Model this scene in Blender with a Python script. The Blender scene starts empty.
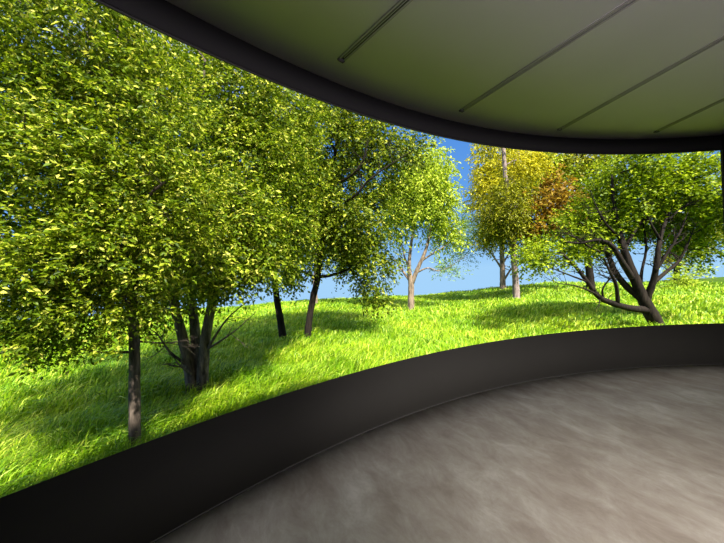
import bpy, math, random
import numpy as np
from mathutils import Matrix, Vector

rng = np.random.default_rng(7)
random.seed(7)
S = bpy.context.scene
COL = S.collection

# ------------------------------------------------------------------ camera
F = 283.0            # focal length in pixels of the 724 wide frame
PITCH, ROLL = 0.0029, -0.0402
EYE = np.array([0.0, 0.0, 1.5])
cp, sp = math.cos(PITCH), math.sin(PITCH)
cr, sr = math.cos(ROLL), math.sin(ROLL)
RX = np.array([[1, 0, 0], [0, cp, -sp], [0, sp, cp]])
RZ = np.array([[cr, -sr, 0], [sr, cr, 0], [0, 0, 1]])
MR = RX @ RZ
TOW = np.array([[1, 0, 0], [0, 0, -1], [0, 1, 0]])   # y-up to z-up
MW = TOW @ MR

def ray(px, py):
    d = MW @ np.array([px - 362.0, 271.5 - py, -F])
    return d / d[1]                                   # unit depth along +y

def at(px, py, D):
    return EYE + ray(px, py) * D

cam = bpy.data.cameras.new('camera')
cam.sensor_width = 36.0
cam.lens = F / 724.0 * 36.0
cam.clip_start = 0.05
cam.clip_end = 500
co = bpy.data.objects.new('camera', cam)
COL.objects.link(co)
m4 = Matrix([list(MW[0]) + [0], list(MW[1]) + [0], list(MW[2]) + [1.5], [0, 0, 0, 1]])
co.matrix_world = m4
S.camera = co

# ------------------------------------------------------------------ mesh helpers
def tag(o, label=None, cat=None, group=None, kind=None):
    if label: o['label'] = label
    if cat: o['category'] = cat
    if group: o['group'] = group
    if kind: o['kind'] = kind
    return o

def link(name, me, mat, parent=None, smooth=True):
    o = bpy.data.objects.new(name, me)
    COL.objects.link(o)
    if mat: me.materials.append(mat)
    if parent: o.parent = parent
    if smooth and len(me.polygons):
        me.polygons.foreach_set('use_smooth', np.ones(len(me.polygons), dtype=bool))
    return o

def np_mesh(name, V, faces):
    """V (n,3); faces: list of (m,k) integer arrays"""
    me = bpy.data.meshes.new(name)
    V = np.asarray(V, dtype=np.float32)
    me.vertices.add(len(V))
    me.vertices.foreach_set('co', V.ravel())
    li = np.concatenate([f.ravel() for f in faces]).astype(np.int32)
    starts = []
    s = 0
    for f in faces:
        starts.append(s + np.arange(len(f)) * f.shape[1])
        s += f.size
    starts = np.concatenate(starts).astype(np.int32)
    me.loops.add(len(li))
    me.loops.foreach_set('vertex_index', li)
    me.polygons.add(len(starts))
    me.polygons.foreach_set('loop_start', starts)
    me.update(calc_edges=True)
    return me

class MB:
    def __init__(self):
        self.v = []; self.q = []; self.t = []; self.n = 0
    def add(self, V, quads=None, tris=None):
        V = np.asarray(V, float)
        if quads is not None and len(quads): self.q.append(np.asarray(quads) + self.n)
        if tris is not None and len(tris): self.t.append(np.asarray(tris) + self.n)
        self.v.append(V); self.n += len(V)
    def tube(self, pts, rad, sides=8, wob=0.0, caps=True, res=4):
        P, R = smooth_path(pts, rad, res)
        n = len(P)
        T = np.gradient(P, axis=0)
        T /= np.linalg.norm(T, axis=1)[:, None] + 1e-9
        ref = np.array([0.31, 0.95, 0.05])
        A = np.cross(T, ref); A /= np.linalg.norm(A, axis=1)[:, None] + 1e-9
        B = np.cross(T, A)
        a = np.linspace(0, 2 * np.pi, sides, endpoint=False)
        rr = R[:, None] * (1 + wob * rng.normal(0, 1, (n, sides)))
        V = P[:, None, :] + rr[..., None] * (np.cos(a)[None, :, None] * A[:, None, :] + np.sin(a)[None, :, None] * B[:, None, :])
        V = V.reshape(-1, 3)
        i = np.arange(n - 1)[:, None] * sides
        j = np.arange(sides)[None, :]
        j2 = (j + 1) % sides
        Q = np.stack([i + j, i + j2, i + sides + j2, i + sides + j], -1).reshape(-1, 4)
        tr = []
        if caps:
            V = np.vstack([V, P[0], P[-1]])
            for k in range(sides):
                tr.append((n * sides, (k + 1) % sides, k))
                tr.append((n * sides + 1, (n - 1) * sides + k, (n - 1) * sides + (k + 1) % sides))
        self.add(V, Q, tr)
    def build(self, name, mat, parent=None, smooth=True):
        f = []
        if self.q: f.append(np.concatenate(self.q))
        if self.t: f.append(np.concatenate(self.t))
        return link(name, np_mesh(name, np.concatenate(self.v), f), mat, parent, smooth)

def smooth_path(pts, rad, res=4):
    pts = [np.asarray(p, float) for p in pts]
    n = len(pts)
    if n == 2 or res < 2:
        t = np.linspace(0, 1, res + 1)[:, None]
        out = [pts[0]]; ro = [rad[0]]
        for i in range(n - 1):
            for k in range(1, res + 1):
                out.append(pts[i] + (pts[i + 1] - pts[i]) * k / res)
                ro.append(rad[i] + (rad[i + 1] - rad[i]) * k / res)
        return np.array(out), np.array(ro)
    E = [2 * pts[0] - pts[1]] + pts + [2 * pts[-1] - pts[-2]]
    out, ro = [], []
    for i in range(n - 1):
        p0, p1, p2, p3 = E[i:i + 4]
        for k in range(res):
            t = k / res
            out.append(.5 * ((2 * p1) + (p2 - p0) * t + (2 * p0 - 5 * p1 + 4 * p2 - p3) * t * t + (3 * p1 - p0 - 3 * p2 + p3) * t ** 3))
            ro.append(rad[i] + (rad[i + 1] - rad[i]) * t)
    out.append(pts[-1]); ro.append(rad[-1])
    return np.array(out), np.array(ro)

# ------------------------------------------------------------------ materials
def newmat(name):
    m = bpy.data.materials.new(name)
    m.use_nodes = True
    nt = m.node_tree
    b = nt.nodes['Principled BSDF']
    return m, nt, b

def N(nt, typ, **kw):
    n = nt.nodes.new(typ)
    for k, v in kw.items(): setattr(n, k, v)
    return n

def ramp(nt, stops, fac):
    r = N(nt, 'ShaderNodeValToRGB')
    e = r.color_ramp.elements
    while len(e) < len(stops): e.new(0.5)
    for el, (p, c) in zip(e, stops):
        el.position = p; el.color = (*c, 1)
    nt.links.new(fac, r.inputs[0])
    return r.outputs[0]

def noise(nt, scale, detail=4, rough=.55, vec=None, dist=0):
    n = N(nt, 'ShaderNodeTexNoise')
    n.inputs['Scale'].default_value = scale
    n.inputs['Detail'].default_value = detail
    n.inputs['Roughness'].default_value = rough
    n.inputs['Distortion'].default_value = dist
    if vec is not None: nt.links.new(vec, n.inputs['Vector'])
    return n.outputs['Fac']

def bump(nt, b, h, strength, dist=.02):
    bn = N(nt, 'ShaderNodeBump')
    bn.inputs['Strength'].default_value = strength
    bn.inputs['Distance'].default_value = dist
    nt.links.new(h, bn.inputs['Height'])
    nt.links.new(bn.outputs[0], b.inputs['Normal'])

def plain(name, c, rough=.6, spec=.4, metal=0.0, var=.12, scale=6):
    m, nt, b = newmat(name)
    g = N(nt, 'ShaderNodeNewGeometry')
    f = noise(nt, scale, 5, .6, g.outputs['Position'])
    lo = tuple(x * (1 - var) for x in c); hi = tuple(x * (1 + var) for x in c)
    nt.links.new(ramp(nt, [(.3, lo), (.7, hi)], f), b.inputs['Base Color'])
    b.inputs['Roughness'].default_value = rough
    b.inputs['Specular IOR Level'].default_value = spec
    b.inputs['Metallic'].default_value = metal
    return m

def leafmat(name, stops, trans=.4, tcol=1.25, rough=.42):
    m, nt, b = newmat(name)
    g = N(nt, 'ShaderNodeNewGeometry')
    c = ramp(nt, stops, g.outputs['Random Per Island'])
    nt.links.new(c, b.inputs['Base Color'])
    b.inputs['Roughness'].default_value = rough
    b.inputs['Specular IOR Level'].default_value = .16
    t = N(nt, 'ShaderNodeBsdfTranslucent')
    mul = N(nt, 'ShaderNodeMix', data_type='RGBA', blend_type='MULTIPLY')
    mul.inputs[0].default_value = 1
    nt.links.new(c, mul.inputs[6])
    mul.inputs[7].default_value = (tcol, tcol, tcol * .6, 1)
    nt.links.new(mul.outputs[2], t.inputs[0])
    mx = N(nt, 'ShaderNodeMixShader')
    mx.inputs[0].default_value = trans
    nt.links.new(b.outputs[0], mx.inputs[1])
    nt.links.new(t.outputs[0], mx.inputs[2])
    nt.links.new(mx.outputs[0], nt.nodes['Material Output'].inputs['Surface'])
    return m

def barkmat(name, dark, light, scale=14):
    m, nt, b = newmat(name)
    g = N(nt, 'ShaderNodeNewGeometry')
    mp = N(nt, 'ShaderNodeMapping')
    mp.inputs['Scale'].default_value = (1, 1, .22)
    nt.links.new(g.outputs['Position'], mp.inputs['Vector'])
    f = noise(nt, scale, 6, .68, mp.outputs[0], .4)
    nt.links.new(ramp(nt, [(.34, dark), (.66, light)], f), b.inputs['Base Color'])
    b.inputs['Roughness'].default_value = .85
    b.inputs['Specular IOR Level'].default_value = .2
    bump(nt, b, f, .7, .03)
    return m

LEAF = {
    'maple': leafmat('leaf_maple', [(0, (.035, .07, .003)), (.5, (.14, .22, .007)), (.82, (.32, .40, .014)), (1, (.80, .78, .14))], .32),
    'ash': leafmat('leaf_ash', [(0, (.035, .065, .003)), (.5, (.12, .18, .007)), (.85, (.28, .34, .014)), (1, (.64, .62, .09))], .32),
    'lime': leafmat('leaf_lime', [(0, (.20, .29, .012)), (.5, (.42, .53, .03)), (1, (.64, .72, .09))], .32),
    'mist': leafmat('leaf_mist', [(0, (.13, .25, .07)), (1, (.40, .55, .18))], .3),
    'gold': leafmat('leaf_gold', [(0, (.20, .20, .004)), (.5, (.50, .46, .010)), (1, (.80, .72, .05))], .32),
    'olive': leafmat('leaf_olive', [(0, (.10, .11, .004)), (.6, (.24, .26, .008)), (1, (.50, .48, .03))], .3),
    'rust': leafmat('leaf_rust', [(0, (.13, .065, .008)), (.5, (.30, .17, .014)), (1, (.46, .33, .03))], .3),
    'shrub': leafmat('leaf_shrub', [(0, (.055, .10, .004)), (.5, (.22, .31, .009)), (.85, (.38, .50, .014)), (1, (.66, .70, .04))], .30),
}
BARK_DARK = barkmat('bark_dark', (.006, .0045, .004), (.036, .026, .020))
BARK_GREY = barkmat('bark_grey', (.020, .015, .012), (.20, .155, .125), 13)
BARK_TAN = barkmat('bark_tan', (.11, .08, .06), (.46, .34, .25), 11)
BARK_PALE = barkmat('bark_pale', (.12, .085, .08), (.48, .37, .35), 9)

# grass blades
def grassmat():
    m, nt, b = newmat('grass_blade')
    g = N(nt, 'ShaderNodeNewGeometry')
    c = ramp(nt, [(0, (.075, .19, .004)), (.4, (.25, .45, .010)), (.8, (.44, .63, .018)), (1, (.78, .84, .14))], g.outputs['Random Per Island'])
    f = noise(nt, .45, 3, .5, g.outputs['Position'])
    c2 = ramp(nt, [(.35, (.72, .86, .75)), (.65, (1.15, 1.06, 1.0))], f)
    mul = N(nt, 'ShaderNodeMix', data_type='RGBA', blend_type='MULTIPLY')
    mul.inputs[0].default_value = 1
    nt.links.new(c, mul.inputs[6]); nt.links.new(c2, mul.inputs[7])
    nt.links.new(mul.outputs[2], b.inputs['Base Color'])
    b.inputs['Roughness'].default_value = .4
    b.inputs['Specular IOR Level'].default_value = .3
    t = N(nt, 'ShaderNodeBsdfTranslucent')
    nt.links.new(mul.outputs[2], t.inputs[0])
    mx = N(nt, 'ShaderNodeMixShader'); mx.inputs[0].default_value = .33
    nt.links.new(b.outputs[0], mx.inputs[1]); nt.links.new(t.outputs[0], mx.inputs[2])
    nt.links.new(mx.outputs[0], nt.nodes['Material Output'].inputs['Surface'])
    return m
GRASS = grassmat()
SOIL = plain('meadow_soil', (.05, .10, .004), .9, .1, 0, .35, 3)

WALLM = plain('charcoal_wall_paint', (.024, .0232, .0215), .75, .12, 0, .05, 2)
HEADM = plain('charcoal_header_paint', (.021, .021, .022), .75, .12, 0, .05, 2)
CEILM = plain('ceiling_plaster', (.50, .45, .58), .9, .15, 0, .03, 1.2)
LIPM = plain('grey_metal_lip', (.03, .03, .03), .6, .3, .1, .05, 8)
TRIMM = plain('pale_metal_trim', (.055, .055, .053), .5, .3, .2, .05, 8)
RAILM = plain('slot_rail_metal', (.30, .28, .30), .8, .1, 0, .05, 10)
SLOTD = plain('slot_dark_channel', (.035, .033, .035), .8, .1, 0, .1, 10)

def floormat():
    m, nt, b = newmat('trowelled_concrete')
    g = N(nt, 'ShaderNodeNewGeometry')
    rot = N(nt, 'ShaderNodeMapping')
    rot.inputs['Rotation'].default_value = (0, 0, math.radians(64))      # trowel strokes run along x after this turn
    nt.links.new(g.outputs['Position'], rot.inputs['Vector'])
    mp = N(nt, 'ShaderNodeMapping'); mp.inputs['Scale'].default_value = (.75, 1.25, 1)
    nt.links.new(rot.outputs[0], mp.inputs['Vector'])
    big = noise(nt, 1.7, 12, .66, mp.outputs[0], .4)
    mp2 = N(nt, 'ShaderNodeMapping'); mp2.inputs['Scale'].default_value = (1.0, 1.7, 1)
    nt.links.new(rot.outputs[0], mp2.inputs['Vector'])
    fine = noise(nt, 3.6, 12, .74, mp2.outputs[0], .5)
    add = N(nt, 'ShaderNodeMath', operation='ADD')
    nt.links.new(big, add.inputs[0]); nt.links.new(fine, add.inputs[1])
    half = N(nt, 'ShaderNodeMath', operation='MULTIPLY'); half.inputs[1].default_value = .5
    nt.links.new(add.outputs[0], half.inputs[0])
    c = ramp(nt, [(.34, (.235, .195, .165)), (.45, (.32, .275, .235)), (.54, (.40, .36, .315)), (.66, (.55, .51, .465))], half.outputs[0])
    nt.links.new(c, b.inputs['Base Color'])
    grain = noise(nt, 90, 4, .7, g.outputs['Position'])
    rr = ramp(nt, [(.3, (.66,) * 3), (.7, (.82,) * 3)], big)
    nt.links.new(rr, b.inputs['Roughness'])
    b.inputs['Specular IOR Level'].default_value = .2
    ad2 = N(nt, 'ShaderNodeMath', operation='ADD')
    nt.links.new(fine, ad2.inputs[0]); nt.links.new(grain, ad2.inputs[1])
    bump(nt, b, ad2.outputs[0], .12, .01)
    return m
FLOORM = floormat()

# ------------------------------------------------------------------ the round room
CX, CY, RAD = 4.384, -3.857, 7.869
Z_SILL, Z_HEAD, Z_CEIL = 0.581, 3.016, 3.227

def on_circle(a, r, z): return (CX + r * math.cos(a), CY + r * math.sin(a), z)

def hit_circle(u):
    # depth where the sight line x = u*y meets the wall
    a = u * u + 1; b = -2 * (u * CX + CY); c = CX ** 2 + CY ** 2 - RAD ** 2
    y = (-b + math.sqrt(b * b - 4 * a * c)) / (2 * a)
    return math.atan2(y - CY, u * y - CX)
A_RIGHT = hit_circle(1.292)
A_LEFT = math.radians(168)

def sweep(profile, a0, a1, n=160, closed=True, ends=True):
    """revolve a closed (r,z) profile about the room's axis"""
    mb = MB()
    k = len(profile)
    full = abs((a1 - a0) - 2 * math.pi) < 1e-6
    cnt = n if full else n + 1
    V = []
    for i in range(cnt):
        a = a0 + (a1 - a0) * i / n
        V += [on_circle(a, r, z) for r, z in profile]
    Q = []
    for i in range(n):
        i2 = (i + 1) % cnt
        for j in range(k):
            j2 = (j + 1) % k
            Q.append((i * k + j, i2 * k + j, i2 * k + j2, i * k + j2))
    mb.add(V, Q)
    if ends and not full:
        # cap the ends with quads (profiles have four corners)
        mb.add(V[:k], [tuple(range(k))] if k == 4 else None)
        mb.add(V[-k:], [tuple(reversed(range(k)))] if k == 4 else None)
    return mb

def disc(r, z, thick, n=160):
    mb = MB()
    V = [on_circle(2 * math.pi * i / n, r, z) for i in range(n)] + [on_circle(2 * math.pi * i / n, r, z - thick) for i in range(n)]
    V += [(CX, CY, z), (CX, CY, z - thick)]
    Q = [(i, n + i, n + (i + 1) % n, (i + 1) % n) for i in range(n)]
    T = [(2 * n, i, (i + 1) % n) for i in range(n)] + [(2 * n + 1, n + (i + 1) % n, n + i) for i in range(n)]
    mb.add(V, Q, T)
    return mb

tag(disc(RAD + .10, 0.0, .15).build('floor', FLOORM, smooth=False), 'mottled grey brown trowelled concrete floor of the round room', 'floor', kind='structure')
tag(disc(RAD + .13, Z_CEIL + .18, .18).build('ceiling', CEILM, smooth=False), 'plain greenish grey ceiling with four slots', 'ceiling', kind='structure')
OUT = -1.9
tag(sweep([(RAD, 0), (RAD, Z_SILL), (RAD + .16, Z_SILL - .15), (RAD + .16, OUT)], A_RIGHT, A_LEFT).build('wall_front', WALLM, smooth=False),
    'low curved charcoal wall below the landscape opening', 'wall', kind='structure')
tag(sweep([(RAD, Z_HEAD), (RAD + .012, Z_HEAD), (RAD + .13, Z_CEIL + .01), (RAD, Z_CEIL + .01)], A_RIGHT, A_LEFT).build('wall_header', HEADM, smooth=False),
    'curved dark header band between opening and ceiling', 'wall', kind='structure')
tag(sweep([(RAD - .006, Z_HEAD - .002), (RAD + .010, Z_HEAD - .002), (RAD + .010, Z_HEAD + .012), (RAD - .006, Z_HEAD + .012)], A_RIGHT, A_LEFT).build('trim_1', LIPM, smooth=False),
    'thin grey lip along the lower edge of the header', 'trim', kind='structure')
tag(sweep([(RAD - .006, 0.0), (RAD + .004, 0.0), (RAD + .004, .010), (RAD - .006, .010)], A_RIGHT - .6, A_LEFT).build('baseboard_front', TRIMM, smooth=False),
    'hairline pale metal strip where the low wall meets the floor', 'trim', kind='structure')
tag(sweep([(RAD, 0), (RAD, Z_CEIL + .01), (RAD + .03, Z_CEIL + .01), (RAD + .03, OUT)], A_LEFT, A_RIGHT + 2 * math.pi, 200).build('wall_back', WALLM, smooth=False),
    'full height charcoal wall closing the rest of the round room', 'wall', kind='structure')

# recessed ceiling slots, radial
slot_px = [((341.5, 59), (344 + 62 * 1.0, -0.5), 'leftmost of the four ceiling slots, with light rails and a dark channel'),
           ((462, 110), (632, 0), 'long narrow ceiling slot, second from the left, above the gap of blue sky'),
           ((560, 129), (724, 37), 'long narrow ceiling slot, third of the four from the left'),
           ((657, 131), (724, 99), 'rightmost of the four ceiling slots, above the spreading shrub tree')]
for (p, q, lab) in slot_px:
    def oncl(pt):
        d = ray(*pt); return EYE + d * ((Z_CEIL - 1.5) / d[2])
    a, b = oncl(p), oncl(q)
    a[2] = b[2] = Z_CEIL
    d = (b - a) / np.linalg.norm(b - a)
    Lf = 4.2
    s = np.array([-d[1], d[0], 0])
    root = bpy.data.objects.new('ceiling_slot', None); COL.objects.link(root)
    root.location = a
    tag(root, lab, 'ceiling slot', 'linear slots in the ceiling')
    def bar(l0, l1, s0, s1, z0, z1):
        V = []
        for l in (l0, l1):
            for w in (s0, s1):
                for z in (z0, z1):
                    V.append(d * l + s * w + np.array([0, 0, z]))
        Q = [(0, 1, 3, 2), (4, 6, 7, 5), (0, 4, 5, 1), (2, 3, 7, 6), (0, 2, 6, 4), (1, 5, 7, 3)]
        return V, Q
    for w0, w1 in ((-.028, -.015), (.015, .028)):
        mb = MB(); mb.add(*bar(0, Lf, w0, w1, -.012, 0)); mb.build('rail', RAILM, root, False)
    mb = MB(); mb.add(*bar(0.0, Lf, -.015, .015, -.0035, 0)); mb.build('channel', SLOTD, root, False)
    mb = MB(); mb.add(*bar(0.03, Lf, -.0035, .0035, -.010, -.0035)); mb.build('blade', RAILM, root, False)
    mb = MB(); mb.add(*bar(-.02, .012, -.028, .028, -.013, 0)); mb.build('end_cap', SLOTD, root, False)

# ------------------------------------------------------------------ the meadow
US = np.array([-2.2, -1.29, -.45, -.22, .24, .49, .65, .92, 1.2, 1.6, 2.4])
HC = np.array([3.4, 3.3, 3.0, 2.62, 2.58, 2.12, 1.85, 1.98, 1.86, 1.8, 1.8])
YC = 26.0
def ground(x, y):
    x = np.asarray(x, float); y = np.asarray(y, float)
    r = np.sqrt(x * x + np.maximum(y, 0) ** 2)
    u = x / np.maximum(np.maximum(y, .35 * np.abs(x)), .5)
    zc = 1.5 - np.interp(u, US, HC)
    yy = np.maximum(y, .35 * np.abs(x))
    z0 = -1.12
    t = np.clip((yy - 3) / (YC - 3), 0, 1)
    t = t * t * (3 - 2 * t)
    z = z0 + (zc - z0) * t
    z = z - np.maximum(yy - YC, 0) ** 2 * .02
    z = z + .06 * np.sin(x * .9 + y * .35) * np.cos(y * .6 - x * .2) * np.clip(yy / 6, 0, 1)
    return z

def on_ground(px, py, lo=1.0, hi=40):
    d = ray(px, py)
    D = lo
    while D < hi:
        p = EYE + d * D
        if p[2] <= ground(p[0], p[1]): return p, D
        D += .02
    return EYE + d * YC, YC

gx = np.concatenate([np.linspace(-75, -14, 46), np.linspace(-13.5, 24, 120), np.linspace(25, 75, 40)])
gy = np.concatenate([np.linspace(-14, -.5, 14), np.linspace(0, 32, 110), np.linspace(33, 60, 22)])
GX, GY = np.meshgrid(gx, gy)
GZ = ground(GX, GY)
inside = np.hypot(GX - CX, GY - CY) < RAD + .6
GZ = np.where(inside, np.minimum(GZ, -1.1), GZ)
V = np.stack([GX, GY, GZ], -1).reshape(-1, 3)
nx = len(gx)
ii, jj = np.meshgrid(np.arange(len(gy) - 1), np.arange(nx - 1), indexing='ij')
b0 = (ii * nx + jj).ravel()
Q = np.stack([b0, b0 + 1, b0 + nx + 1, b0 + nx], -1)
tag(link('ground', np_mesh('ground', V, [Q]), SOIL), 'green meadow ground rising gently to a crest', 'ground', kind='structure')

def make_grass(n):
    r = 2.0 * (34 / 2.0) ** (rng.random(n) ** .85)
    az = np.radians(rng.uniform(-82, 82, n))
    x = r * np.sin(az); y = r * np.cos(az)
    ok = (np.hypot(x - CX, y - CY) > RAD + .22) & (y > -2) & (y < 31)
    x, y, r = x[ok], y[ok], r[ok]
    n = len(x)
    z = ground(x, y)
    cl = np.sin(x * 2.1 + 1.3 * np.sin(y * 1.7)) * np.sin(y * 2.4 + 1.1 * np.sin(x * 1.3))
    far = np.clip((r - 4) / 18, 0, 1)
    h = (.50 - .22 * far) * (1 + .25 * cl) * rng.uniform(.55, 1.25, n)
    w = (.0095 + .0022 * np.maximum(r - 3, 0)) * rng.uniform(.7, 1.3, n)
    w = np.minimum(w, .05)
    la = rng.normal(.5, .9, n) + .5 * np.sin(x * .7) + .4 * np.sin(y * .9)
    lean = h * np.abs(rng.normal(.55, .28, n))
    lx, ly = np.cos(la) * lean, np.sin(la) * lean
    fa = rng.uniform(0, np.pi, n)
    wx, wy = np.cos(fa) * w, np.sin(fa) * w
    B = np.stack([x, y, z - .03], -1)
    W = np.stack([wx, wy, 0 * wx], -1)
    m1 = B + np.stack([lx * .12, ly * .12, h * .45], -1)
    m2 = B + np.stack([lx * .5, ly * .5, h * .82], -1)
    tip = B + np.stack([lx * 1.15, ly * 1.15, h * 1.0 - lean * .12], -1)
    V = np.stack([B - W * .5, B + W * .5, m1 - W * .55, m1 + W * .55, m2 - W * .38, m2 + W * .38, tip], 1).reshape(-1, 3)
    o = (np.arange(n) * 7)[:, None]
    Qs = np.concatenate([o + np.array([[0, 1, 3, 2]]), o + np.array([[2, 3, 5, 4]])])
    Ts = o + np.array([[4, 5, 6]])
    return np_mesh('tall_grass', V, [Qs, Ts])
tag(link('tall_grass', make_grass(420000), GRASS, smooth=False), 'bright sunlit green tall grass covering the whole meadow beyond the low wall', 'grass', kind='stuff')

# ------------------------------------------------------------------ trees
def leaf_cloud(blobs, leaf, spray=12, twig=.5, droop=.25, flat=.5, width=.5, shell=2.4, dens=1.9):
    """blobs: (centre, radii, number of sprays) -> one mesh of folded leaves"""
    Ps, Ds, Ns, Ls = [], [], [], []
    for c, rad, ns in blobs:
        ns = int(ns * dens)
        v = rng.normal(0, 1, (ns, 3)); v /= np.linalg.norm(v, axis=1)[:, None]
        # lobes make the outline uneven
        lob = 1 + .22 * np.sin(v @ np.array([3.1, 1.7, 2.3]) * 2.1 + c[0] * 3) * np.sin(v @ np.array([-1.9, 2.7, 3.3]) * 1.7 + c[2] * 2)
        rr = rng.random(ns) ** (1 / shell) * lob
        p = c + v * rr[:, None] * rad
        # gather the sprays into clumps with gaps between them
        nc = max(4, ns // 14)
        lead = rng.integers(0, nc, ns)
        loose = rng.random(ns)[:, None] < .35
        p = np.where(loose, p, p[lead] * .8 + p * .2) + rng.normal(0, 1, (ns, 3)) * np.array([.12, .12, .07]) * np.abs(rad).mean()
        v = (p - c) / rad
        v /= np.linalg.norm(v, axis=1)[:, None] + 1e-6
        o = v * np.sign(rad) + rng.normal(0, .6, (ns, 3)) + np.array([0, 0, -droop])
        o /= np.linalg.norm(o, axis=1)[:, None]
        k = spray
        t = np.linspace(.05, 1, k)[None, :, None]
        tl = twig * rng.uniform(.6, 1.3, (ns, 1, 1))
        curve = np.array([0, 0, -1.0]) * (t ** 2) * tl * droop * .7
        pos = p[:, None, :] + o[:, None, :] * t * tl + curve + rng.normal(0, leaf * .35, (ns, k, 3))
        side = np.cross(o, np.array([0, 0, 1.0])); side /= np.linalg.norm(side, axis=1)[:, None] + 1e-6
        sg = np.where(np.arange(k) % 2 == 0, 1.0, -1.0)[None, :, None]
        d = o[:, None, :] * .6 + side[:, None, :] * sg * .8 + rng.normal(0, .45, (ns, k, 3)) + np.array([0, 0, -droop])
        nn = np.array([0, 0, flat])[None, None, :] + rng.normal(0, .55, (ns, k, 3)) + v[:, None, :] * .25
        Ps.append(pos.reshape(-1, 3)); Ds.append(d.reshape(-1, 3)); Ns.append(nn.reshape(-1, 3))
        Ls.append(leaf * rng.uniform(.6, 1.3, ns * k))
    P = np.concatenate(Ps); D = np.concatenate(Ds); NN = np.concatenate(Ns); L = np.concatenate(Ls)
    # keep clear of the building and of the soil
    ok = ((np.hypot(P[:, 0] - CX, P[:, 1] - CY) > RAD + .45) | (P[:, 2] > 3.9)) & (P[:, 2] > ground(P[:, 0], P[:, 1]) + .12)
    P, D, NN, L = P[ok], D[ok], NN[ok], L[ok]
    D /= np.linalg.norm(D, axis=1)[:, None]
    Sd = np.cross(NN, D); Sd /= np.linalg.norm(Sd, axis=1)[:, None] + 1e-6
    Nn = np.cross(D, Sd)
    L = L[:, None]
    v0 = P; v2 = P + D * L - Nn * L * .12
    m = P + D * L * .45
    v1 = m + Sd * L * width * .5 + Nn * L * .10
    v3 = m - Sd * L * width * .5 + Nn * L * .10
    V = np.stack([v0, v1, v2, v3], 1).reshape(-1, 3)
    o = (np.arange(len(P)) * 4)[:, None]
    T = np.concatenate([o + np.array([[0, 1, 2]]), o + np.array([[0, 2, 3]])])
    return np_mesh('foliage', V, [T])

def blob(px, py, rx, ry, D, rD, n):
    s = D / F
    return (at(px, py, D), np.array([rx * s, rD, ry * s]), n)

def twigs(mb, P, R, n, length, base, gravity=.1, start=.35, sub=2):
    """side twigs along a limb"""
    for _ in range(n):
        i = int(len(P) * random.uniform(start, .98)); i = min(i, len(P) - 2)
        t = P[i + 1] - P[i]; t = t / (np.linalg.norm(t) + 1e-9)
        d = t * .6 + rng.normal(0, .6, 3) + np.array([0, 0, .25 - gravity]); d /= np.linalg.norm(d)
        L = length * random.uniform(.5, 1.2)
        r0 = min(R[i] * .55, base)
        a = P[i]
        k1 = a + d * L * .5 + rng.normal(0, L * .07, 3)
        k2 = a + d * L + rng.normal(0, L * .12, 3) + np.array([0, 0, -gravity * L])
        mb.tube([a, k1, k2], [r0, r0 * .65, r0 * .2], 5, 0, False, 3)
        for _ in range(sub):
            d2 = d + rng.normal(0, .6, 3); d2 /= np.linalg.norm(d2)
            mb.tube([k1, k1 + d2 * L * .3, k1 + d2 * L * .55 + np.array([0, 0, -gravity * L * .5])], [r0 * .45, r0 * .3, r0 * .12], 4, 0, False, 2)

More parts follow.
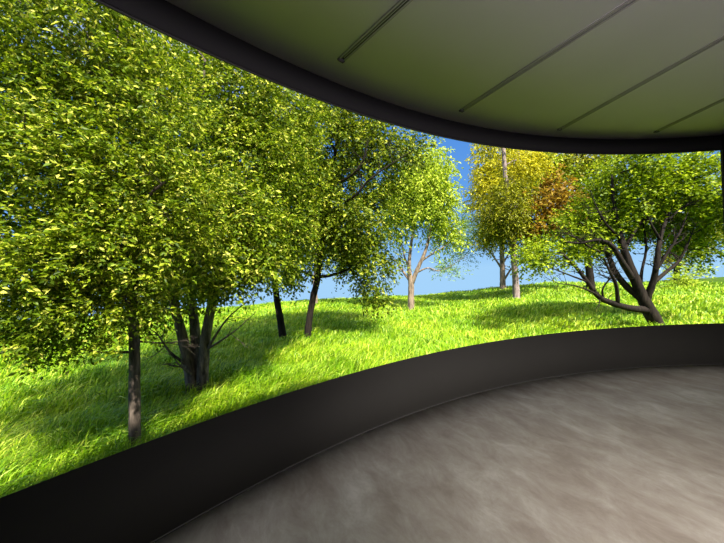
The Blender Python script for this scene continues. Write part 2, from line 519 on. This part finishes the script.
def tree(name, label, cat, group, base, stems, bark, foliages, limbs=(), twig_len=.9, twig_n=9, bough_auto=True, bough_r=.05, root_flare=1.35):
    """stems: list of list of (px,py,D,radius); limbs: the same, as branches; foliages: list of (leaf key, blobs, kwargs)"""
    root = bpy.data.objects.new(name, None); COL.objects.link(root)
    root.location = base
    tag(root, label, cat, group)
    off = np.asarray(base)
    stem_pts = []
    limb_pts = []
    for st in stems:
        pts = [at(a, b, D) - off for a, b, D, r in st]; rad = [r for *_, r in st]
        if np.linalg.norm(pts[0]) < 1.5:                       # reaches the soil: sink and flare
            pts = [pts[0] + np.array([0, 0, -.25])] + [pts[0] + np.array([0, 0, .02])] + [pts[0] * .75 + pts[1] * .25] + pts[1:]
            rad = [rad[0] * root_flare, rad[0] * root_flare * .93, rad[0] * 1.02] + rad[1:]
        mb = MB(); mb.tube(pts, rad, 12, .035, True, 6)
        mb.build('trunk', bark, root)
        P, R = smooth_path(pts, rad, 6)
        stem_pts.append((P, R))
    for lb in limbs:
        pts = [at(a, b, D) - off for a, b, D, r in lb]; rad = [r for *_, r in lb]
        mb = MB(); mb.tube(pts, rad, 9, .03, True, 6)
        P, R = smooth_path(pts, rad, 6)
        limb_pts.append((P, R))
        twigs(mb, P, R, twig_n, twig_len, bough_r * .5)
        mb.build('branch', bark, root)
    if bough_auto:
        src = [(P[int(len(P) * .58):], R[int(len(P) * .58):]) for P, R in stem_pts] + [(P[int(len(P) * .4):-2], R[int(len(P) * .4):-2]) for P, R in limb_pts]
        allP = np.concatenate([P for P, R in src]); allR = np.concatenate([R for P, R in src])
        for key, blobs, kw in foliages:
            for c, rad, n in blobs:
                c = c - off
                tgt = c + np.array([0, 0, rad[2] * .1])
                cost = np.linalg.norm(allP - tgt, axis=1) + .5 * np.maximum(allP[:, 2] - tgt[2] + .3 * rad[2], 0)
                i = int(np.argmin(cost))
                a = allP[i]; r0 = min(allR[i] * .7, bough_r)
                v = tgt - a
                L = np.linalg.norm(v)
                if L < .25: v = rng.normal(0, 1, 3); L = .5; tgt = a + v
                mid = a + v * .5 + rng.normal(0, L * .08, 3) + np.array([0, 0, L * .06])
                end = tgt + (v / L) * rad.mean() * .55
                pts = [a, mid, tgt, end]; rd = [r0, r0 * .75, r0 * .5, r0 * .2]
                mb = MB(); mb.tube(pts, rd, 7, .03, False, 5)
                P, R = smooth_path(pts, rd, 5)
                twigs(mb, P, R, twig_n, max(rad.mean() * .8, .3), r0 * .5)
                mb.build('branch', bark, root)
    for key, blobs, kw in foliages:
        me = leaf_cloud(blobs, **kw)
        n = len(me.vertices)
        co_ = np.empty(n * 3, np.float32); me.vertices.foreach_get('co', co_)
        co_ = co_.reshape(-1, 3) - off.astype(np.float32)
        me.vertices.foreach_set('co', co_.ravel())
        me.update()
        o = link('foliage', me, LEAF[key], root, False)
    return root

G_TREES = None
# --- slim trunk right behind the low wall, big overhanging crown at the left
b1, D1 = on_ground(135, 470)
L1 = dict(leaf=.060, spray=19, twig=.34, droop=.22, flat=.55, width=.48, dens=2.5)
tree('maple_tree', 'leafy maple with one slim straight trunk rising right behind the low wall at left', 'tree', None, b1,
     [[(135, 470, D1, .070), (134.5, 390, D1, .066), (134, 330, D1, .062), (130, 230, D1 + .1, .06), (122, 110, D1 + .2, .045), (118, 20, D1 + .3, .03)]],
     BARK_GREY,
     [('maple', [blob(60, 40, 95, 80, 3.6, .8, 400), blob(25, 160, 90, 75, 3.2, .75, 400), blob(120, 120, 85, 80, 3.9, .8, 400),
                 blob(40, 260, 80, 45, 3.1, .7, 260), blob(120, 250, 70, 50, 3.6, .75, 260), blob(150, 200, 60, 60, 3.7, .7, 200), blob(60, 318, 70, 26, 3.4, .7, 130), blob(136, 305, 24, 20, D1 - .3, .35, 30),
                 blob(-70, 90, 80, 110, 3.3, .9, 240), blob(-75, 270, 70, 80, 3.2, .8, 150), blob(70, -50, 80, 40, 3.9, .7, 120), blob(-40, -80, 90, 80, 3.8, 1.0, 200)], L1)],
     limbs=[[(134, 352, D1, .018), (100, 352, D1 - .2, .014), (60, 346, D1 - .3, .009), (20, 344, D1 - .3, .004)],
            [(134, 341, D1, .016), (165, 343, D1 + .2, .011), (190, 340, D1 + .3, .005)]],
     twig_len=.35, twig_n=7, bough_r=.045)

# --- three stems from one foot
b2, D2 = on_ground(195, 402)
L2 = dict(leaf=.095, spray=15, twig=.5, droop=.25, flat=.5, width=.48, dens=2.8)
tree('ash_tree', 'thick grey tree splitting into three stems low down, growing in the left meadow', 'tree', None, b2,
     [[(192, 402, D2, .135), (191, 376, D2, .115), (182, 335, D2 - .05, .095), (173, 300, D2 - .1, .085), (168, 260, D2 - .2, .07), (150, 180, D2 - .2, .05), (140, 90, D2, .03)],
      [(197, 402, D2 + .06, .135), (197, 374, D2 + .1, .115), (195, 330, D2 + .2, .10), (191, 290, D2 + .2, .09), (192, 230, D2 + .3, .07), (200, 140, D2 + .3, .045), (205, 60, D2 + .3, .03)],
      [(202, 401, D2 + .02, .13), (203, 370, D2, .115), (206, 335, D2, .10), (213, 300, D2, .09), (224, 262, D2, .07), (240, 205, D2 + .6, .04), (252, 150, D2 + .9, .015)]],
     BARK_GREY,
     [('maple', [blob(185, 120, 75, 70, 6.9, 1.4, 420), blob(175, 215, 75, 60, 6.5, 1.3, 420), blob(235, 95, 60, 55, 7.2, 1.4, 300), blob(250, 180, 62, 62, 7.0, 1.3, 420),
                 blob(222, 262, 50, 30, 5.5, .8, 210), blob(238, 225, 40, 40, 5.7, .8, 170), blob(150, 290, 42, 32, 6.2, .9, 130), blob(275, 235, 34, 40, 7.4, .9, 150),
                 blob(160, 20, 90, 60, 7.2, 1.5, 240), blob(285, 120, 40, 45, 7.6, 1.1, 200)], L2)],
     limbs=[[(206, 352, D2, .035), (216, 335, D2 - .1, .024), (228, 318, D2 - .2, .016), (246, 303, D2 - .3, .008), (262, 296, D2 - .3, .004)],
            [(206, 350, D2, .03), (222, 340, D2 - .2, .02), (236, 330, D2 - .3, .012), (256, 312, D2 - .4, .005)],
            [(188, 366, D2 - .05, .035), (170, 352, D2 - .3, .022), (158, 335, D2 - .4, .014), (148, 328, D2 - .5, .005)],
            [(192, 375, D2 - .1, .03), (182, 367, D2 - .3, .02), (176, 362, D2 - .4, .012)]],
     twig_len=.45, twig_n=6, bough_r=.06, root_flare=1.1)

# --- the pair of dark leaning trunks in the middle left
b3, D3 = on_ground(284, 344)
L3 = dict(leaf=.135, spray=14, twig=.65, droop=.3, flat=.45, width=.5)
tree('ash_tree', 'dark thin trunk leaning left, left one of the close pair mid meadow', 'tree', None, b3,
     [[(284, 344, D3, .15), (280, 318, D3, .13), (277, 300, D3, .12), (272, 262, D3, .10), (262, 200, D3, .07), (262, 130, D3, .04)]],
     BARK_DARK,
     [('ash', [blob(262, 215, 48, 52, D3, 1.5, 260), blob(275, 140, 50, 52, D3 + .3, 1.5, 300), blob(283, 262, 26, 24, D3 - .6, .8, 90)], L3)],
     twig_len=.6, twig_n=8, bough_r=.07)
b4, D4 = on_ground(307, 344)
tree('ash_tree', 'dark curved trunk leaning right under a broad crown, right of the close pair', 'tree', None, b4,
     [[(307, 344, D4, .14), (309, 322, D4, .12), (313, 298, D4, .115), (318, 276, D4, .11), (322, 240, D4, .10), (330, 190, D4, .08), (338, 130, D4, .05), (340, 90, D4, .03)]],
     BARK_DARK,
     [('ash', [blob(318, 222, 46, 42, D4, 1.8, 300), blob(358, 215, 46, 48, D4 + .2, 1.8, 360), blob(325, 145, 48, 50, D4, 1.8, 360), blob(372, 152, 36, 42, D4 + .5, 1.5, 260),
               blob(368, 262, 26, 30, D4 + .2, 1.0, 140), blob(300, 185, 34, 44, D4 - .5, 1.4, 200), blob(340, 95, 60, 30, D4, 1.6, 200), blob(372, 290, 16, 13, D4 + .1, .5, 26), blob(405, 150, 24, 16, D4 + .4, .8, 60)], L3)],
     limbs=[[(318, 277, D4, .07), (332, 275, D4 - .2, .055), (350, 268, D4 - .3, .04), (375, 250, D4 - .3, .02)],
            [(318, 278, D4, .06), (308, 274, D4 + .2, .045), (296, 268, D4 + .3, .03), (284, 258, D4 + .3, .015)],
            [(330, 205, D4 - .6, .05), (352, 198, D4 - 1.6, .04), (368, 181, D4 - 1.9, .032), (385, 168, D4 - 2.0, .022), (410, 152, D4 - 2.0, .010)],
            [(335, 185, D4 - .6, .045), (352, 175, D4 - 1.8, .035), (362, 162, D4 - 2.0, .024), (367, 150, D4 - 2.0, .01)]],
     twig_len=.8, twig_n=8, bough_r=.08)
b4b, D4b = on_ground(315.5, 305)
tree('distant_tree', 'distant pale trunk glimpsed just behind the curved dark trunk', 'tree', None, b4b,
     [[(315.5, 305, D4b, .20), (315, 285, D4b, .18), (316, 262, D4b, .15), (320, 220, D4b, .1)]],
     BARK_TAN, [('ash', [blob(322, 235, 26, 24, D4b, 1.8, 90), blob(350, 250, 24, 16, D4b, 1.6, 60)], dict(leaf=.28, spray=10, twig=1.0, droop=.3, flat=.4, width=.5))],
     twig_len=.8, twig_n=5, bough_r=.08)

# --- light green tree at the centre
b5, D5 = on_ground(411, 312)
L5 = dict(leaf=.22, spray=11, twig=.9, droop=.55, flat=.35, width=.42)
tree('lime_tree', 'bright green tree with pale forking trunk, standing alone left of the open sky gap', 'tree', None, b5,
     [[(411, 312, D5, .22), (411, 296, D5, .19), (411, 283, D5, .18), (409, 268, D5, .12), (411, 245, D5, .09), (416, 215, D5, .06), (420, 175, D5, .03)],
      [(411.5, 284, D5, .15), (418, 268, D5 - .2, .12), (425, 252, D5 - .3, .10), (430, 232, D5 - .3, .07), (433, 200, D5 - .2, .03)]],
     BARK_TAN,
     [('lime', [blob(420, 190, 30, 34, D5, 2.0, 420), blob(400, 205, 18, 34, D5 + .6, 1.6, 240), blob(437, 205, 14, 32, D5, 1.3, 190), blob(425, 165, 22, 22, D5, 1.5, 200),
                blob(446, 234, 8, 13, D5, .9, 40)], L5),
      ('mist', [blob(466, 236, 8, 22, D5 + 2.5, .7, 110), blob(446, 266, 13, 7, D5 - .2, .7, 22)], dict(leaf=.2, spray=11, twig=.9, droop=.1, flat=.2, width=.25))],
     limbs=[[(410, 281, D5, .09), (404, 273, D5 + .2, .07), (398, 264, D5 + .4, .04), (392, 256, D5 + .4, .02)],
            [(420, 262, D5 - .2, .07), (432, 254, D5 - .4, .05), (445, 246, D5 - .4, .03), (456, 238, D5 - .2, .012)],
            [(416, 273, D5 - .1, .06), (428, 268, D5 - .4, .04), (440, 271, D5 - .4, .025), (455, 264, D5 - .3, .01)],
            [(411, 272, D5, .07), (404, 255, D5 + .3, .05), (401, 235, D5 + .4, .02)]],
     twig_len=.7, twig_n=7, bough_r=.08)

# --- tall pale straight trunk with the yellow crown, and the one behind it
b6, D6 = on_ground(516, 301)
L6 = dict(leaf=.20, spray=12, twig=.9, droop=.6, flat=.3, width=.4)
tree('poplar_tree', 'tall straight pale trunk reaching past the header, set in olive drooping foliage', 'tree', None, b6,
     [[(516.5, 301, D6, .21), (515.5, 280, D6, .195), (513, 250, D6, .18), (509, 210, D6, .155), (505.5, 180, D6, .135), (503.5, 150, D6, .12), (502, 110, D6, .09)]],
     BARK_PALE,
     [('olive', [blob(513, 212, 14, 26, D6 - .5, .8, 130), blob(498, 222, 16, 20, D6 + .3, 1.0, 130), blob(522, 228, 12, 16, D6 + .2, .9, 80), blob(508, 185, 12, 12, D6 - .4, .6, 40)], L6),
      ('gold', [blob(520, 165, 24, 18, D6 + .9, 1.1, 130), blob(498, 135, 22, 16, D6 + .5, 1.1, 100)], L6)],
     twig_len=.7, twig_n=6, bough_r=.06)
b7, D7 = on_ground(503, 290)
L7 = dict(leaf=.26, spray=12, twig=1.1, droop=.45, flat=.35, width=.42)
tree('gold_leaved_tree', 'yellow green round crowned tree with forked trunk on the crest behind the pale trunk', 'tree', None, b7,
     [[(503, 290, D7, .26), (502.5, 275, D7, .22), (502, 258, D7, .20), (501, 235, D7, .14), (500, 200, D7, .08), (502, 170, D7, .04)]],
     BARK_TAN,
     [('gold', [blob(491, 195, 17, 30, D7, 2.2, 260), blob(503, 165, 26, 15, D7 + .3, 2.2, 220), blob(488, 228, 11, 16, D7, 1.3, 90), blob(505, 205, 26, 34, D7 + 1, 2.0, 260),
                blob(484, 158, 10, 6, D7, 1.0, 30), blob(528, 180, 18, 28, D7 + .4, 1.6, 130)], L7)],
     limbs=[[(502.5, 270, D7, .10), (496, 260, D7 - .3, .08), (488, 250, D7 - .4, .05), (480, 246, D7 - .4, .02)],
            [(503, 282, D7, .10), (509, 272, D7 - .2, .08), (516, 262, D7, .06), (522, 248, D7, .03)],
            [(502.5, 264, D7, .09), (508, 255, D7, .06), (514, 244, D7, .03)]],
     twig_len=1.0, twig_n=8, bough_r=.09)

# --- brown leaved tree behind the shrub tree
b8, D8 = on_ground(591, 290)
L8 = dict(leaf=.26, spray=11, twig=1.0, droop=.3, flat=.4, width=.5)
tree('copper_leaved_tree', 'tree with copper brown and yellow green leaves behind the spreading dark limbed tree', 'tree', None, b8,
     [[(591, 290, D8, .26), (589, 268, D8, .24), (585, 240, D8, .22), (580, 205, D8, .2), (578, 180, D8, .15), (577, 160, D8, .09), (576, 135, D8, .04)]],
     BARK_DARK,
     [('rust', [blob(556, 202, 22, 24, D8 - 3, 1.8, 130), blob(572, 197, 17, 15, D8 - 3, 1.4, 50), blob(540, 222, 16, 18, D8 - 3, 1.3, 75), blob(575, 222, 18, 16, D8, 1.4, 90)], L8),
      ('olive', [blob(580, 160, 30, 13, D8 - .4, 1.6, 100), blob(545, 160, 24, 18, D8 + .6, 1.6, 110)], L8),
      ('lime', [blob(548, 170, 20, 16, D8 + .2, 1.3, 80), blob(600, 165, 20, 14, D8, 1.5, 70)], L8)],
     twig_len=1.2, twig_n=10, bough_r=.10)

# --- the spreading multi limbed tree at the right
b9, D9 = on_ground(656, 334)
L9 = dict(leaf=.115, spray=14, twig=.62, droop=.05, flat=.8, width=.55)
d = D9
tree('spreading_shrub_tree', 'low spreading tree with many twisting dark limbs right behind the low wall at right', 'tree', None, b9,
     [[(662, 334, d, .21), (650, 312, d, .19), (643, 298, d, .165), (637, 284, d, .14), (628, 262, d, .12), (620, 235, d + .1, .09), (614, 205, d + .1, .06), (612, 175, d, .03)]],
     BARK_DARK,
     [('shrub', [blob(552, 254, 26, 11, d + .3, .8, 110), blob(588, 228, 30, 20, d + .9, 1.0, 230), blob(624, 196, 32, 26, d + .7, 1.3, 320), blob(664, 192, 36, 28, d + .9, 1.4, 330),
                 blob(640, 222, 40, 13, d + 1.5, .9, 170), blob(690, 226, 28, 18, d + 1.1, 1.0, 190), blob(600, 246, 34, 8, d + 1.3, .7, 70), blob(700, 190, 20, 20, d, 1.1, 130), blob(642, 163, 34, 11, d, 1.2, 130),
                 blob(534, 262, 8, 6, d - .5, .5, 24), blob(702, 250, 16, 7, d + .4, .9, 45), blob(735, 215, 24, 34, d, 1.2, 150), blob(700, 160, 20, 8, d, .8, 40)], L9)],
     limbs=[[(648, 310, d, .12), (630, 308, d - .2, .105), (612, 303, d - .3, .095), (598, 296, d - .3, .08), (586, 280, d - .4, .062), (574, 265, d - .4, .045), (562, 254, d - .5, .02)],
            [(643, 300, d, .12), (626, 286, d + .2, .10), (614, 270, d + .3, .085), (606, 250, d + .3, .07), (596, 235, d + .3, .05), (580, 222, d + .2, .02)],
            [(632, 278, d, .10), (622, 262, d - .2, .085), (612, 246, d - .3, .07), (598, 240, d - .4, .05), (578, 243, d - .5, .035), (556, 240, d - .5, .015)],
            [(646, 300, d, .12), (653, 282, d - .2, .085), (657, 262, d - .3, .075), (659, 244, d - .3, .065), (664, 226, d - .2, .05), (676, 198, d, .02)],
            [(652, 284, d - .2, .07), (666, 272, d, .055), (678, 262, d, .045), (686, 248, d, .03), (694, 228, d, .012)],
            [(640, 290, d, .06), (642, 270, d + .4, .042), (646, 250, d + .5, .035), (644, 228, d + .5, .025), (638, 200, d + .4, .012)],
            [(624, 250, d + .1, .06), (634, 232, d + .2, .05), (648, 214, d + .2, .03), (660, 190, d + .2, .012)],
            [(618, 304, d - .3, .06), (616, 285, d - .5, .05), (610, 272, d - .6, .04), (604, 258, d - .6, .02)],
            [(598, 296, d - .3, .04), (592, 292, d - .6, .03), (576, 286, d - .8, .02), (558, 283, d - .9, .01), (545, 277, d - .9, .005)],
            [(588, 282, d - .4, .035), (572, 276, d - .5, .025), (552, 268, d - .6, .015), (538, 260, d - .6, .006)],
            [(600, 252, d - .2, .035), (588, 246, d - .4, .03), (572, 236, d - .5, .02), (556, 232, d - .5, .008)],
            [(620, 238, d, .05), (606, 224, d - .3, .035), (596, 206, d - .3, .02), (590, 190, d - .3, .008)],
            [(660, 240, d - .3, .045), (650, 222, d - .4, .03), (644, 205, d - .4, .02), (640, 186, d - .3, .008)],
            [(668, 220, d - .2, .035), (682, 208, d - .3, .025), (696, 200, d - .3, .01)],
            [(655, 272, d - .3, .05), (668, 252, d - .4, .04), (680, 232, d - .4, .03), (688, 212, d - .3, .012)],
            [(603, 298, d - .3, .03), (603, 288, d - .4, .025), (612, 276, d - .4, .02), (616, 268, d - .4, .008)]],
     twig_len=.6, twig_n=10, bough_r=.04, root_flare=1.3)

# --- thin tree and sapling at the far right
b10, D10 = on_ground(676, 283)
tree('distant_tree', 'thin distant tree at the right on the crest, behind the spreading limbs', 'tree', None, b10,
     [[(676, 283, D10, .2), (677, 266, D10, .17), (680, 248, D10, .13), (688, 225, D10, .09), (694, 200, D10, .05)]],
     BARK_DARK, [('olive', [blob(690, 240, 26, 16, D10, 1.6, 130), blob(672, 250, 14, 12, D10, 1.2, 50), blob(708, 225, 18, 18, D10, 1.4, 100), blob(708, 190, 18, 14, D10, 1.4, 70)], dict(leaf=.22, spray=11, twig=.9, droop=.2, flat=.5, width=.45))],
     limbs=[[(677, 270, D10, .07), (690, 258, D10, .05), (704, 250, D10, .03), (714, 246, D10, .01)]],
     twig_len=.9, twig_n=9, bough_r=.08)
b11, D11 = on_ground(683, 288)
tree('sapling', 'small bright green sapling in the grass at far right', 'sapling', None, b11,
     [[(683, 288, D11, .03), (684, 278, D11, .025), (686, 268, D11, .015)]], BARK_TAN,
     [('lime', [blob(683, 276, 13, 8, D11, .7, 34), blob(692, 270, 14, 5, D11, .5, 18)], dict(leaf=.24, spray=9, twig=.7, droop=0, flat=.4, width=.3))],
     twig_len=.5, twig_n=5, bough_r=.015)

# ------------------------------------------------------------------ sky and light
w = bpy.data.worlds.new('sky'); S.world = w
w.use_nodes = True
nt = w.node_tree
bg = nt.nodes['Background']
tc = N(nt, 'ShaderNodeTexCoord')
sx = N(nt, 'ShaderNodeSeparateXYZ'); nt.links.new(tc.outputs['Generated'], sx.inputs[0])
sky = ramp(nt, [(0.0, (.38, .66, .97)), (.07, (.26, .54, .94)), (.22, (.14, .38, .84)), (.46, (.08, .27, .76)), (.62, (.6, .7, .9)), (.80, (1.5, 1.47, 1.4))], sx.outputs['Z'])  # last stops: bright white zenith out of view, added as fill light
mp = N(nt, 'ShaderNodeMapping'); mp.inputs['Scale'].default_value = (1, 1, 2.2); mp.inputs['Location'].default_value = (.35, .1, .3)
nt.links.new(tc.outputs['Generated'], mp.inputs['Vector'])
cn = noise(nt, 2.6, 6, .55, mp.outputs[0], .3)
cf = ramp(nt, [(.44, (0, 0, 0)), (.58, (1, 1, 1))], cn)
dt = N(nt, 'ShaderNodeVectorMath', operation='DOT_PRODUCT')
nt.links.new(tc.outputs['Generated'], dt.inputs[0]); dt.inputs[1].default_value = (.74, .56, .30)
cm = ramp(nt, [(.90, (0, 0, 0)), (.97, (1, 1, 1))], dt.outputs['Value'])
cx = N(nt, 'ShaderNodeMix', data_type='RGBA', blend_type='MULTIPLY'); cx.inputs[0].default_value = 1
nt.links.new(cf, cx.inputs[6]); nt.links.new(cm, cx.inputs[7]); cf = cx.outputs[2]
mix = N(nt, 'ShaderNodeMix', data_type='RGBA')
nt.links.new(cf, mix.inputs[0]); nt.links.new(sky, mix.inputs[6]); mix.inputs[7].default_value = (.86, .87, .93, 1)
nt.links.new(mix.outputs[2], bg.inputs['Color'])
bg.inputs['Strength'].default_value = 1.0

sun = bpy.data.lights.new('sun', 'SUN')
sun.energy = 12.0; sun.angle = math.radians(1.5); sun.color = (1, .95, .82)
so = bpy.data.objects.new('sun', sun); COL.objects.link(so)
sd = Vector((.28, -.55, .79)).normalized()          # towards the sun
so.rotation_euler = sd.to_track_quat('Z', 'Y').to_euler()
so.location = (10, -6, 25)

# added fill: unseen spots just below the ceiling that brighten the floor
for lx, ly, tx, ty, e in ((1.1, -.6, 2.2, 3.3, 1500), (2.2, -.3, .6, 2.2, 250), (5.0, .6, 4.6, 3.2, 70), (2.0, -1.4, 1.6, .9, 80)):
    ar = bpy.data.lights.new('floor_fill', 'SPOT')
    ar.spot_size = math.radians(76); ar.spot_blend = 1.0; ar.shadow_soft_size = .15; ar.energy = e; ar.color = (1, .91, .84)
    ao = bpy.data.objects.new('floor_fill', ar); COL.objects.link(ao)
    ao.location = (lx, ly, 3.17)
    ao.rotation_euler = (Vector((lx, ly, 3.17)) - Vector((tx, ty, 0))).to_track_quat('Z', 'Y').to_euler()

for ux, uy, tx, ty, e in ((4.3, .9, 2.3, 3.6, 110), (1.2, -.9, -.1, 2.2, 330)):  # unseen low spots, added to brighten the ceiling and offset its green cast
    ul = bpy.data.lights.new('ceiling_fill', 'SPOT')
    ul.spot_size = math.radians(100); ul.spot_blend = 1.0; ul.shadow_soft_size = .2; ul.energy = e; ul.color = (1, .86, .97)
    uo = bpy.data.objects.new('ceiling_fill', ul); COL.objects.link(uo)
    uo.location = (ux, uy, .4)
    uo.rotation_euler = (Vector((ux, uy, .4)) - Vector((tx, ty, 3.2))).to_track_quat('Z', 'Y').to_euler()

S.view_settings.view_transform = 'Standard'
S.view_settings.look = 'None'
S.view_settings.exposure = 0.0
S.view_settings.gamma = 1.0
S.view_settings.use_curve_mapping = False
